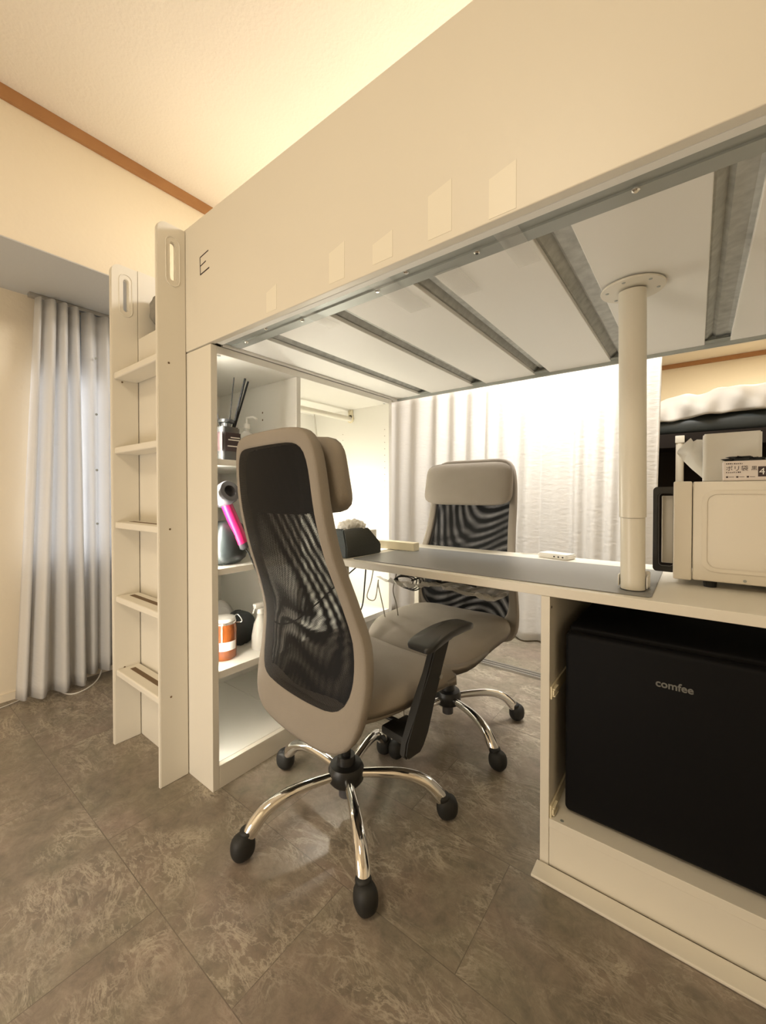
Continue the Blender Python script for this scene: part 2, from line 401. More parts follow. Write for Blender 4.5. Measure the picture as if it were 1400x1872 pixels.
# clear tape bridging rail and boards
for (x0, y0, x1, y1) in ((-.60, .70, -.54, .90), (-.30, .70, -.255, .86), (-.46, .775, -.40, .90), (-.84, .70, -.80, .84)):
    b = NB(); box(b, (x0, y0, 1.4272), (x1, y1, 1.4276)); obj('clear_tape', b, cleartape, bed)
# ladder posts with hand slots
def capsule(cx, z0, z1, r, n=8):
    return [(cx + r * math.cos(PI + k * PI / n), z0 + r * math.sin(PI + k * PI / n)) for k in range(n + 1)] + [(cx + r * math.cos(k * PI / n), z1 + r * math.sin(k * PI / n)) for k in range(n + 1)]
for x in (-1.3715, -1.753):
    b = NB()
    TH = .0145 if x > -1.5 else .020
    prism(b, rrect(.590, 0, .6815, 1.826 if x > -1.5 else 1.818, .034, 8, (0, 0, 0, 1)), TH, YZ(x), [capsule(.640, 1.655, 1.760, .0085)], bev=.002)
    p = obj('ladder_post', b, lam, bed)
    b = NB(); tube(b, [(x + TH + .0002, q_[0], q_[1]) for q_ in capsule(.640, 1.650, 1.765, .022)], .0022, 6, closed=True); obj('slot_rim', b, lam, p, smooth='all')
    for z in (1.375, .835, .285):
        b = NB(); lathe(b, [(0, .0012), (.0028, .0012), (.0035, 0), (0, 0)], (x + TH, .625, z), 10, Matrix.Rotation(PI / 2, 4, 'Y')); obj('bolt_cap', b, grip, p)
for k in range(5):
    z = 1.405 - .28 * k
    b = NB(); box(b, (-1.7325, .596, z - .024), (-1.372, .678, z), .005, 3)
    r_ = obj('ladder_rung', b, lam, bed)
    b = NB(); box(b, (-1.70, .632, z - .0005), (-1.405, .650, z + .0008)); obj('grip_strip', b, grip, r_)

mt = NB(); box(mt, (-1.72, .725, 1.4925), (.30, 1.675, 1.60), .03, 4); tag(obj('mattress', mt, clothw, smooth=True, loc=(-.7, 1.2, 1.4925)), 'white mattress lying on top of the near loft bed', 'mattress')
def pillow(bm, c, s, n=24, e=.5, wr=.006, rot=None):
    T = Matrix.Translation(Vector(c)) @ (rot or Matrix.Identity(4))
    sg = lambda v, p: math.copysign(abs(v) ** p, v)
    rings = []
    for i in range(n // 2 + 1):
        ph = -PI / 2 + PI * i / (n // 2); row = []
        for k in range(n):
            th = 2 * PI * k / n
            x = sg(math.cos(ph), e) * sg(math.cos(th), e); y = sg(math.cos(ph), e) * sg(math.sin(th), e); z = sg(math.sin(ph), .8)
            d = 1 + wr * 8 * math.sin(x * 9 + y * 5 + i) * .3
            row.append(bm.verts.new(T @ Vector((x * s[0] * d, y * s[1] * d, z * s[2] * d))))
            if i in (0, n // 2): break
        rings.append(row)
    for A, B in zip(rings, rings[1:]):
        for k in range(n):
            q = (k + 1) % n
            if len(A) == 1: bm.faces.new((A[0], B[q], B[k]))
            elif len(B) == 1: bm.faces.new((A[k], A[q], B[0]))
            else: bm.faces.new((A[k], A[q], B[q], B[k]))
b = NB(); pillow(b, (-1.624, .805, 1.670), (.106, .099, .066), 64, .42, .006)
tag(obj('pillow', b, greyc, smooth='all', loc=(-1.60, .93, 1.60)), 'rumpled grey-beige pillow on the near loft bed beside the ladder', 'pillow')
t = thing('light_bar', 'slim warm light bar lying along the top of the near loft bed', 'lamp', (-.55, 1.5, 1.60))
b = NB(); box(b, (-1.5, 1.475, 1.601), (.25, 1.525, 1.62), .003); box(b, (-.58, 1.49, 1.62), (-.52, 1.51, 1.87)); obj('lamp_base', b, whitep, t)
b = NB(); tube(b, [(-1.5, 1.5, 1.875), (.25, 1.5, 1.875)], .012, 12); obj('light_tube', b, whitep, t, smooth=40)

# ================================================================== STORAGE UNIT UNDER THE BED
un = thing('storage_unit', 'tall white open storage unit under the ladder end of the loft bed', 'shelving', (-1.48, 1.17, 0))
UX0, UX1, UY0, UY1, UZ = -1.752, -1.208, .690, 1.640, 1.421
b = NB(); box(b, (UX0, UY0 - .006, 0), (UX1, UY0 + .016, UZ), .0012); obj('side_panel', b, lam, un)
b = NB(); box(b, (UX0, UY1 - .022, 0), (UX1, UY1, UZ), .0012); q = obj('side_panel', b, lam_in, un)
for cx in (-1.235, -1.52):
    b = NB()
    for k in range(22):
        z = .60 + k * .032
        lathe(b, [(0, 0), (.0022, 0), (0, .0004)], (cx, UY1 - .0222, z), 8, Matrix.Rotation(PI / 2, 4, 'X'))
    o = obj('peg_holes', b, grip, q); o['kind'] = 'stuff'
b = NB(); box(b, (UX0 + .001, UY0 + .0165, .0), (UX0 + .012, UY1 - .0225, UZ - .001)); obj('back_panel', b, lam_in, un)
b = NB(); box(b, (UX0 + .0125, UY0 + .0165, UZ - .024), (UX1, UY1 - .0225, UZ - .001), .001); obj('top_panel', b, lam_in, un)
b = NB(); box(b, (UX1 - .02, UY0 + .0165, 0), (UX1, UY1 - .0225, .0735), .001); obj('plinth', b, lam, un)
b = NB(); box(b, (UX0 + .0125, UY0 + .0165, .056), (UX1 - .0205, 1.0385, .074)); box(b, (UX0 + .0125, 1.0405, .056), (UX1 - .0205, UY1 - .0225, .074)); obj('bottom_panel', b, lam_in, un)
b = NB(); box(b, (UX0 + .0125, 1.030, .381), (UX1, 1.050, UZ - .0245), .001); dv = obj('divider', b, lam_in, un)
for z in (1.285, 1.255):
    b = NB(); lathe(b, [(0, 0), (.004, 0), (0, .0006)], (-1.42, 1.0299, z), 10, Matrix.Rotation(PI / 2, 4, 'X')); obj('peg_hole', b, grip, dv)
for z in (1.062, .708):
    b = NB(); box(b, (UX0 + .0125, UY0 + .0165, z - .02), (UX1 - .004, 1.0295, z), .001); obj('shelf', b, lam_in, un)
b = NB(); box(b, (UX0 + .0125, UY0 + .0165, .354), (UX1 - .002, 1.62, .378), .001)
obj('shelf', b, lam_in, un)
b = NB(); box(b, (-1.60, 1.0505, 1.332), (-1.20 - .22, 1.055, 1.38)); tube(b, [(-1.46, 1.0505, 1.348), (-1.46, UY1 - .0225, 1.348)], .0135, 16); rl = obj('clothes_rail', b, polem, un, smooth=40)
b = NB(); tube(b, [(-1.46, UY1 - .030, 1.348), (-1.46, UY1 - .0225, 1.348)], .021, 16); box(b, (-1.475, UY1 - .030, 1.348), (-1.445, UY1 - .0225, UZ - .025), .002); obj('rail_bracket', b, palewood, rl, smooth=40)
for x, y in ((-1.225, .722), (-1.225, 1.60)):
    b = NB(); lathe(b, [(0, -.001), (.006, -.001), (.006, 0), (0, 0)], (x, y, UZ - .0245), 10); obj('cam_bolt', b, steel_d, un)
t = thing('strip_light', 'slim vertical light strip inside the near side of the storage unit', 'lamp', (-1.232, .7075, .11))
b = NB(); box(b, (-1.240, .7066, .11), (-1.224, .7105, .352)); box(b, (-1.240, .7066, .380), (-1.224, .7105, .686)); box(b, (-1.240, .7066, .710), (-1.224, .7105, 1.040)); box(b, (-1.240, .7066, 1.064), (-1.224, .7105, 1.37)); obj('diffuser_strip', b, lampm, t)
# bulb hung from the clothes rail
t = thing('hanging_bulb', 'bare bulb hung inside the storage unit, glare behind the near chair back', 'lamp', (-1.46, 1.355, 1.33))
b = NB(); tube(b, [(-1.46, 1.355, 1.333), (-1.44, 1.355, 1.20), (-1.40, 1.355, 1.0), (-1.375, 1.355, .935)], .0025, 8); obj('cord', b, cablew, t, smooth='all')
b = NB(); lathe(b, [(0, .90), (.014, .90), (.014, .935), (.008, .945), (0, .945)], (-1.375, 1.355, 0), 16); obj('lamp_socket', b, whitep, t, smooth=40)
b = NB(); lathe(b, [(0, .862), (.010, .863), (.018, .871), (.020, .882), (.015, .894), (.012, .8995), (0, .8995)], (-1.375, 1.355, 0), 20); obj('bulb', b, bulbm, t, smooth='all')

# ---- things on the shelves
def label_lines(parent, x, y0, y1, zs, m, th=.0035):
    b = NB()
    for z, a_, c_ in zs: box(b, (x, y0 + (y1 - y0) * a_, z), (x + .0005, y0 + (y1 - y0) * c_, z + th))
    return obj('label_text', b, m, parent)
dx, dy, dz = -1.262, .768, 1.0622
t = thing('reed_diffuser', 'black-labelled smoked glass reed diffuser on the top shelf of the unit', 'diffuser', (dx, dy, dz))
b = NB(); prism(b, rrect(dx - .034, dy - .034, dx + .034, dy + .034, .010), .112, Matrix.Translation((0, 0, dz)), bev=.004)
lathe(b, [(.016, .110), (.016, .128), (.014, .128), (.0, .128)], (dx, dy, dz), 20); bo = obj('bottle', b, glassd, t, smooth=40)
b = NB(); box(b, (dx + .0342, dy - .024, dz + .030), (dx + .0348, dy + .033, dz + .092)); box(b, (dx - .02, dy - .0348, dz + .03), (dx + .0348, dy - .0342, dz + .092)); lb = obj('bottle_label', b, printk, bo)
label_lines(lb, dx + .0349, dy - .024, dy + .033, ((dz + .074, .35, .95), (dz + .066, .2, .98), (dz + .045, .15, .95)), whitep, .0035)
b = NB(); lathe(b, [(.016, .126), (.026, .128), (.027, .132), (.026, .138), (.008, .138), (.008, .13)], (dx, dy, dz), 24); obj('collar', b, plast, t, smooth=40)
for k, (ax, ay, l, r_) in enumerate(((.02, .07, .30, .0038), (.0, .035, .30, .0017), (-.01, -.045, .23, .0017), (.01, .09, .295, .0033))):
    b = NB(); tube(b, [(dx, dy, dz + .015), (dx + ax * .9, dy + ay * .9, dz + l * .96)], r_, 8); obj('reed', b, blackpad, t)
t = thing('pump_bottle', 'clear pump bottle at the back of the top unit shelf', 'bottle', (-1.42, .955, 1.0622))
b = NB(); lathe(b, [(0, 0), (.028, 0), (.03, .004), (.03, .11), (.024, .128), (.012, .136), (.012, .146), (0, .146)], (-1.42, .955, 1.0622), 24); obj('bottle', b, milky, t, smooth=40)
b = NB(); lathe(b, [(0, .1465), (.014, .1465), (.014, .165), (.004, .168), (.004, .19), (0, .19)], (-1.42, .955, 1.0622), 16); tube(b, [(-1.42, .955, 1.252), (-1.39, .965, 1.254), (-1.375, .97, 1.244)], .005, 10); obj('pump', b, whitep, t, smooth=40)
# hair dryer
Rm = Matrix.Rotation(math.radians(90), 4, 'X') @ Matrix.Identity(4)
hx, hy, hz = -1.245, .752, .948
t = thing('hair_dryer', 'magenta and grey hair dryer leaning on the middle shelf of the unit', 'hair dryer', (hx, hy, .708))
Rh = Matrix.Rotation(math.radians(70), 4, 'Y') @ Matrix.Rotation(0, 4, 'Z')
b = NB(); lathe(b, [(.020, -.035), (.034, -.035), (.038, -.028), (.038, .028), (.034, .035), (.020, .035), (.018, .03), (.018, -.03), (.020, -.035)], (hx, hy, hz), 28, Rh); obj('dryer_head', b, greyp, t, smooth=40)
p0 = Vector((hx - .005, hy + .008, hz - .030)); p1 = Vector((hx + .008, hy + .062, hz - .165))
b = NB(); tube(b, [p0, p0.lerp(p1, .3), p0.lerp(p1, .78), p0.lerp(p1, .8), p1], [.0185, .019, .019, .0205, .0205], 20); hd = obj('handle', b, magenta, t, smooth=50)
b = NB(); tube(b, [p1, p1.lerp(p0, -.12), p1.lerp(p0, -.16)], [.0195, .019, .012], 20); obj('filter_cage', b, greyp, hd, smooth=50)
e_ = p1.lerp(p0, -.15)
b = NB(); tube(b, spline([e_, e_ + Vector((.012, .012, -.03)), (-1.19, .855, .64), (-1.15, .870, .52), (-1.12, .93, .50), (-1.09, 1.02, .55), (-1.065, 1.12, .62), (-1.025, 1.20, .686)]), .0028, 8); obj('dryer_cord', b, cable, t, smooth='all')
b = NB(); pillow(b, (-1.29, .785, .782), (.055, .065, .074), 28, .55, .01); tag(obj('black_pouch', b, blacksh, smooth='all', loc=(-1.29, .785, .708)), 'glossy black pouch behind the magenta hair dryer', 'pouch')
# jar
t = thing('amber_jar', 'amber glass jar with clip lid and white label on the low unit shelf', 'jar', (-1.305, .782, .378))
jc = (-1.305, .782, .3782)
b = NB(); lathe(b, [(0, 0), (.038, 0), (.042, .005), (.043, .10), (.040, .118), (.036, .124), (.036, .128), (0, .128)], jc, 28); obj('jar_body', b, amber, t, smooth=40)
b = NB(); lathe(b, [(0, .129), (.038, .129), (.040, .133), (.038, .141), (.02, .146), (0, .146)], jc, 28); obj('lid', b, milky, t, smooth=40)
b = NB(); tube(b, spline([(jc[0] + .01, jc[1] + .037, jc[2] + .115), (jc[0] + .03, jc[1] + .052, jc[2] + .12), (jc[0] + .015, jc[1] + .046, jc[2] + .142), (jc[0], jc[1] + .037, jc[2] + .135)]), .002, 8); lathe(b, [(.0385, .122), (.041, .122), (.041, .128), (.0385, .128), (.0385, .122)], jc, 28); obj('clip', b, chrome, t, smooth='all')
b = NB()
vs0 = []; vs1 = []
for k in range(9):
    a_ = -.9 + k * .18; vs0.append(b.verts.new((jc[0] + .0432 * math.cos(a_), jc[1] + .0432 * math.sin(a_), jc[2] + .035))); vs1.append(b.verts.new((jc[0] + .0435 * math.cos(a_), jc[1] + .0435 * math.sin(a_), jc[2] + .065)))
for k in range(8): b.faces.new((vs0[k], vs0[k + 1], vs1[k + 1], vs1[k]))
obj('jar_label', b, paper, t, smooth='all')
b = NB(); pillow(b, (-1.40, .900, .432), (.06, .062, .058), 26, .6, .02, Matrix.Rotation(.25, 4, 'X')); tag(obj('black_cloth_bag', b, blackc, smooth='all', loc=(-1.40, .90, .378)), 'crumpled black cloth bag between amber jar and spray bottle', 'bag')
b = NB(); pillow(b, (-1.46, .83, .455), (.05, .075, .078), 26, .7, .05); tag(obj('clear_plastic_bag', b, clearp, smooth='all', loc=(-1.46, .83, .378)), 'clear plastic bag crumpled behind the amber jar', 'bag')
t = thing('spray_bottle', 'milky white spray bottle on the low unit shelf', 'bottle', (-1.275, .912, .378))
b = NB(); lathe(b, [(0, 0), (.030, 0), (.033, .006), (.032, .05), (.024, .095), (.013, .118), (.012, .13), (0, .13)], (-1.275, .912, .3782), 24); obj('bottle', b, milky, t, smooth=40)
b = NB(); lathe(b, [(0, .1305), (.014, .1305), (.014, .148), (.006, .152), (0, .152)], (-1.275, .912, .3782), 16); box(b, (-1.285, .885, .530), (-1.265, .935, .548), .004); tube(b, [(-1.275, .890, .536), (-1.275, .880, .515)], .003, 8); obj('spray_head', b, whitep, t, smooth=40)

# ================================================================== DESK AND CABINET
ZD = .714
dk = thing('desk', 'long white desk board with a slim leg spanning under the loft bed', 'desk', (-.6, 1.34, 0))
b = NB(); box(b, (-1.045, 1.070, ZD - .024), (.318, 1.622, ZD), .0015); obj('tabletop', b, lam, dk)
for y in (1.085, 1.585):
    b = NB(); box(b, (-1.036, y, 0), (-1.012, y + .025, ZD - .0245), .002); obj('leg', b, lam, dk)
b = NB(); box(b, (-1.010, 1.52, .62), (-.315, 1.538, ZD - .0245), .001); obj('rear_apron', b, lam, dk)
cb = thing('cabinet', 'open white cabinet under the desk holding the black fridge', 'cabinet', (-.03, 1.3, 0))
b = NB(); box(b, (-.313, 1.071, .001), (-.291, 1.60, ZD - .0245), .001); sp = obj('side_panel', b, lam, cb)
b = NB(); box(b, (.296, 1.071, .001), (.316, 1.60, ZD - .0245), .001); obj('side_panel', b, lam, cb)
b = NB(); box(b, (-.2905, 1.20, .100), (.2955, 1.60, .122)); box(b, (-.2905, 1.0715, .100), (.2955, 1.20, .122), .001); bp_ = obj('bottom_panel', b, lam, cb)
b = NB(); lathe(b, [(0, 0), (.0045, 0), (.0045, .0008), (0, .0008)], (-.262, 1.083, .122), 12); obj('cap', b, steel_d, bp_)
b = NB(); box(b, (-.2905, 1.073, .001), (.2955, 1.085, .0995), .001); obj('kick_board', b, lam, cb)
b = NB(); box(b, (-.2905, 1.588, .122), (.2955, 1.598, ZD - .025)); obj('back_panel', b, lam, cb)
for z in (.443, .137):
    b = NB(); box(b, (-.2905, 1.076, z - .016), (-.286, 1.56, z + .016)); box(b, (-.286, 1.080, z - .010), (-.2795, 1.112, z - .007)); box(b, (-.286, 1.080, z + .007), (-.2795, 1.112, z + .010)); box(b, (-.2855, 1.078, z - .006), (-.281, 1.10, z + .006), .001)
    obj('drawer_rail', b, palewood, cb)
b = NB(); lathe(b, [(0, 0), (.004, 0), (0, .001)], (-.2905, 1.086, .66), 10, Matrix.Rotation(PI / 2, 4, 'Y')); obj('peg_hole', b, dark, sp)
b = NB(); box(b, (-.318, 1.014, .0), (.34, 1.066, .007), .002); o = tag(obj('floor_strip', b, lam), 'flat cream board lying on the floor along the cabinet front', 'board')

# fridge
fr = thing('refrigerator', 'black compact refrigerator standing inside the open cabinet', 'refrigerator', (0, 1.36, .122))
b = NB(); box(b, (-.262, 1.150, .128), (.24, 1.56, .602), .006, 3); obj('body', b, fridgem, fr, smooth=30)
b = NB(); box(b, (-.264, 1.112, .132), (.24, 1.147, .594), .012, 4); d_ = obj('door', b, fridgem, fr, smooth=30)
for x in (-.24, .2):
    for y in (1.18, 1.52):
        b = NB(); lathe(b, [(0, 0), (.015, 0), (.015, .0065), (0, .0065)], (x, y, .1222), 12); obj('foot', b, plast, fr)
def text(name, s, size, mtx, m, parent, depth=.0006, align='LEFT', shear=0, offset=0):
    cu = bpy.data.curves.new(name, 'FONT'); cu.body = s; cu.size = size; cu.extrude = depth; cu.align_x = align; cu.resolution_u = 3; cu.shear = shear; cu.offset = offset
    tmp = bpy.data.objects.new('tmp_text', cu); C.objects.link(tmp)
    dg = bpy.context.evaluated_depsgraph_get(); me = bpy.data.meshes.new_from_object(tmp.evaluated_get(dg))
    bpy.data.objects.remove(tmp); me.transform(mtx); me.materials.clear(); me.materials.append(m); me.name = name
    off = Vector((0, 0, 0)); q = parent
    while q: off += q.location; q = q.parent
    me.transform(Matrix.Translation(-off))
    o = bpy.data.objects.new(name, me); C.objects.link(o); o.parent = parent; return o
facing = lambda x, y, z: plane_m((1, 0, 0), (0, 0, 1), (0, -1, 0), (x, y, z))
lg = mat('logo_silver', (.16, .16, .15), .5, .1)
text('logo', 'comfee', .0235, facing(-.070, 1.1112, .512), lg, d_, .0005, offset=.0005)

# desk mat
b = NB(); prism(b, rrect(-.985, 1.096, -.078, 1.500, .012), .0022, Matrix.Translation((0, 0, ZD + .0003))); tag(obj('desk_mat', b, matm, smooth=30), 'large grey leather-look desk mat covering the white desk', 'desk mat')
# support pole
ZM = ZD + .0027
pb, ptp = Vector((-.121, 1.160, ZM)), Vector((-.121, 1.108, 1.4235))
up_ = lambda z: pb.lerp(ptp, (z - ZM) / (1.4235 - ZM))
t = thing('support_pole', 'telescopic cream table-leg pole propped between desk mat and loft bed', 'pole', tuple(pb))
b = NB(); tube(b, [up_(.895), ptp - Vector((0, 0, .003))], .0285, 32); o = obj('outer_tube', b, polem, t, smooth=40)
b = NB(); tube(b, [pb + Vector((0, 0, .002)), up_(.894)], .0262, 32); obj('inner_tube', b, polem, t, smooth=40)
b = NB(); lathe(b, [(0, 0), (.065, 0), (.066, .002), (.065, .005), (0, .005)], (ptp.x, ptp.y, 1.4235), 40); fl = obj('flange', b, polem, t, smooth=40)
for k in range(6):
    a_ = k * PI / 3 + .3; b = NB(); lathe(b, [(0, -.0015), (.0035, -.001), (.004, 0), (0, 0)], (ptp.x + .052 * math.cos(a_), ptp.y + .052 * math.sin(a_), 1.4235), 10); obj('screw', b, steel_d, fl)
b = NB(); tube(b, [pb + Vector((0, 0, 0)), pb + Vector((0, 0, .002))], .0275, 32); obj('rubber_foot', b, plast, t)
b = NB(); box(b, (-.152, 1.190, ZM), (-.088, 1.206, ZM + .042), .004, 2); box(b, (-.152, 1.152, ZM + .006), (-.1495, 1.206, ZM + .034), .001); box(b, (-.0925, 1.152, ZM + .006), (-.090, 1.206, ZM + .034), .001); obj('clamp', b, whitep, t, smooth=30)

# tissue pouch
t = thing('tissue_cover', 'black leather tissue cover at the left end of the desk', 'tissue box', (-1.06, 1.19, ZD))
b = NB()
base = [(-1.006, 1.088), (-.998, 1.285), (-1.115, 1.295), (-1.123, 1.098)]; topp = [(-1.030, 1.098), (-1.026, 1.238), (-1.085, 1.243), (-1.090, 1.103)]
lv = []
for kx, (z, f) in enumerate(((0, 0), (.040, .0), (.104, 1.))):
    lv.append([b.verts.new((p[0] + (q[0] - p[0]) * f, p[1] + (q[1] - p[1]) * f, ZD + .0003 + z)) for p, q in zip(base, topp)])
for A, B in zip(lv, lv[1:]):
    for k in range(4): b.faces.new((A[k], A[(k + 1) % 4], B[(k + 1) % 4], B[k]))
b.faces.new(lv[0][::-1]); b.faces.new(lv[-1])
bmesh.ops.bevel(b, geom=b.edges[:], offset=.004, segments=2, affect='EDGES')
obj('cover', b, leather, t, smooth=60)
for x, y in ((-1.030, 1.104), (-1.028, 1.232)):
    b = NB(); lathe(b, [(0, 0), (.004, 0), (.003, .003), (0, .003)], (x, y, ZD + .103), 10); obj('snap_button', b, chrome, t)
b = NB()
for k in range(5):
    pillow(b, (-1.058 + .008 * math.sin(k * 2.1), 1.130 + .020 * k, ZD + .112 + .006 * (k % 2)), (.026, .020, .020), 14, 1.0, .06, Matrix.Rotation(k * .9, 4, 'Z') @ Matrix.Rotation(.5, 4, 'X'))
obj('tissues', b, paper, t)
b = NB(); box(b, (-1.165, 1.30, ZD + .0003), (-1.085, 1.365, ZD + .085), .003); tag(obj('small_box', b, whitep, loc=(-1.125, 1.33, ZD)), 'small white box behind the black tissue cover', 'box')
b = NB(); box(b, (-1.16, 1.378, ZD + .0027), (-.903, 1.418, ZD + .036), .002); tag(obj('wooden_block', b, palewood, loc=(-1.0, 1.398, ZD + .0027)), 'pale wooden block lying across the desk mat corner', 'block')
t = thing('charging_hub', 'small flat white charging hub near the back desk edge', 'charger', (-.40, 1.56, ZD))
b = NB(); prism(b, rrect(-.058, -.036, .058, .036, .012), .018, Matrix.Translation((-.405, 1.575, ZD + .0003)) @ Matrix.Rotation(-.25, 4, 'Z'), bev=.004); obj('hub_case', b, whitep, t, smooth=40)
b = NB()
Rq = Matrix.Translation((-.405, 1.575, ZD + .0003)) @ Matrix.Rotation(-.25, 4, 'Z')
for xx in (.010, .026, .042): box(b, (xx - .003, -.0364, .007), (xx + .003, -.0358, .012), rot=Rq)
obj('port', b, dark, t)
b = NB(); tube(b, spline([(-.462, 1.59, ZD + .006), (-.50, 1.60, ZD + .004), (-.53, 1.585, ZD + .004), (-.55, 1.60, ZD + .004)]), .0022, 6); obj('cord', b, cablew, t)

# cables and plastic under the desk
def crumple(bm, x0, x1, y0, y1, z0, n=26, m_=8, amp=.02, sag=.03):
    rng = random.Random(3); g = []
    for i in range(n + 1):
        row = []
        for j in range(m_ + 1):
            u, v = i / n, j / m_
            row.append(bm.verts.new((x0 + (x1 - x0) * u + rng.uniform(-.006, .006), y0 + (y1 - y0) * v, z0 - sag * math.sin(PI * v) * (1 + .5 * math.sin(u * 9)) + rng.uniform(-amp, amp) * .5)))
        g.append(row)
    for i in range(n):
        for j in range(m_): bm.faces.new((g[i][j], g[i + 1][j], g[i + 1][j + 1], g[i][j + 1]))
b = NB(); crumple(b, -.93, -.50, 1.17, 1.42, .645); o = tag(obj('plastic_sling', b, clearp, loc=(-.72, 1.31, .69)), 'crumpled clear plastic sheet slung under the desk holding cables', 'plastic sheet')
b = NB()
for k in range(4):
    rr_ = .034 + .005 * k; cx_, cz_ = -.885 + .006 * k, .612
    tube(b, [(cx_ + rr_ * math.cos(a_ * PI / 10) * 1.2, 1.28 + .006 * k + .012 * math.sin(a_ * PI / 5), cz_ + rr_ * .62 * math.sin(a_ * PI / 10)) for a_ in range(20)], .0023, 7, closed=True)
tube(b, spline([(-.85, 1.28, .622), (-.80, 1.30, .640), (-.75, 1.29, .625), (-.68, 1.30, .638), (-.60, 1.31, .628)]), .0035, 7)
box(b, (-.785, 1.27, .624), (-.735, 1.31, .650), .004)
tag(obj('cable_coil', b, cable, smooth=40, loc=(-.85, 1.28, .69)), 'coiled black cables hanging under the left half of the desk', 'cable')
b = NB(); tube(b, spline([(-1.005, 1.20, .688), (-1.03, 1.22, .60), (-1.06, 1.24, .50), (-1.10, 1.24, .42), (-1.12, 1.26, .30), (-1.13, 1.28, .1), (-1.12, 1.30, .005)]), .003, 8)
tag(obj('power_cord', b, cable, smooth='all', loc=(-1.005, 1.20, .69)), 'black cord dangling at the left desk end beside the near chair', 'cord')
b = NB(); tube(b, spline([(-.995, 1.24, .688), (-1.03, 1.26, .60), (-1.06, 1.27, .53), (-1.035, 1.29, .52), (-1.01, 1.28, .60), (-1.0, 1.27, .58), (-.99, 1.30, .45), (-1.0, 1.32, .36), (-1.06, 1.34, .28), (-1.10, 1.36, .1), (-1.08, 1.40, .005)]), .0023, 8)
tag(obj('power_cord', b, mat('grey_cable', (.42, .38, .32), .5), smooth='all', loc=(-.995, 1.24, .69)), 'thin beige looped cord hanging beside the black desk cord', 'cord')
b = NB(); tube(b, spline([(-.925, 1.30, .665), (-.945, 1.31, .62), (-.965, 1.32, .56), (-.955, 1.33, .50), (-.94, 1.33, .40), (-.95, 1.36, .2), (-.95, 1.38, .005)]), .0023, 8)
tag(obj('power_cord', b, mat('grey_cable_dark', (.25, .22, .18), .5), smooth='all', loc=(-.925, 1.30, .69)), 'thin grey cord dropping from the plastic sheet to the floor', 'cord')

# ================================================================== MICROWAVE AND WHAT IS ON IT
mw = thing('microwave', 'cream microwave oven on the right end of the desk', 'microwave', (.17, 1.46, ZD))
MZ0, MZ1 = .733, .981
b = NB(); box(b, (-.006, 1.290, MZ0), (.40, 1.60, MZ1), .004, 3)
obj('case', b, micro, mw, smooth=30)
# raised frame of the side pressing
b = NB()
outer = rrect(.012, MZ0 + .024, .39, MZ1 - .022, .026); inner = rrect(.023, MZ0 + .034, .379, MZ1 - .032, .020)
prism(b, outer, .003, plane_m((1, 0, 0), (0, 0, 1), (0, -1, 0), (0, 1.2898, 0)), [inner], bev=.0013); obj('side_pressing', b, micro, mw, smooth=50)
b = NB(); box(b, (-.046, 1.288, MZ0 - .002), (-.0075, 1.602, MZ1 + .001), .004, 3); dr = obj('door', b, micro, mw, smooth=30)
b = NB(); box(b, (-.0475, 1.31, MZ0 + .02), (-.0462, 1.58, MZ1 - .02)); obj('door_window', b, plast, dr)
b = NB()
hy_ = 1.318
prism(b, rrect(-.092, .742, -.040, .969, .010), .022, XZ(hy_), [rrect(-.079, .757, -.047, .951, .008)], bev=.003); obj('door_handle', b, plast, dr, smooth=40)
b = NB(); box(b, (-.074, 1.350, .762), (-.0465, 1.362, .945), .002); obj('door_flange', b, micro, dr)
for x in (.03, .36):
    for y in (1.325, 1.565):
        b = NB(); lathe(b, [(0, 0), (.013, 0), (.015, .0185), (0, .0185)], (x, y, ZD + .0002), 14); obj('foot', b, plast_m, mw)
b = NB(); lathe(b, [(0, 0), (.003, 0), (.0035, .0008), (0, .0008)], (.094, 1.2899, .742), 10, Matrix.Rotation(PI / 2, 4, 'X')); obj('screw', b, steel_d, mw)
# tissue dispenser
MT = MZ1 + .0012
t = thing('tissue_dispenser', 'upright white tissue dispenser on the microwave with a tissue sticking out left', 'tissue box', (.09, 1.46, MT))
b = NB(); prism(b, rrect(.014, 1.405, .133, 1.50, .010), .130, Matrix.Translation((0, 0, MT)), bev=.003); obj('dispenser_case', b, whitep, t, smooth=40)
b = NB()
g = []
top_ = [(-.044, 1.072), (-.030, 1.091), (-.013, 1.109), (-.007, 1.099), (.001, 1.104), (.0134, 1.102)]
bot_ = [(-.044, 1.066), (-.032, 1.048), (-.021, 1.034), (-.010, 1.020), (.003, 1.006), (.0134, .994)]
for i, (tp_, bt_) in enumerate(zip(top_, bot_)):
    g.append([b.verts.new((bt_[0] + (tp_[0] - bt_[0]) * v, 1.445 + .010 * math.sin(v * 5 + i * .8), bt_[1] + (tp_[1] - bt_[1]) * v)) for v in (0, .2, .4, .6, .8, 1)])
for i in range(5):
    for j in range(5): b.faces.new((g[i][j], g[i + 1][j], g[i + 1][j + 1], g[i][j + 1]))
obj('tissue', b, paper, t, smooth='all')
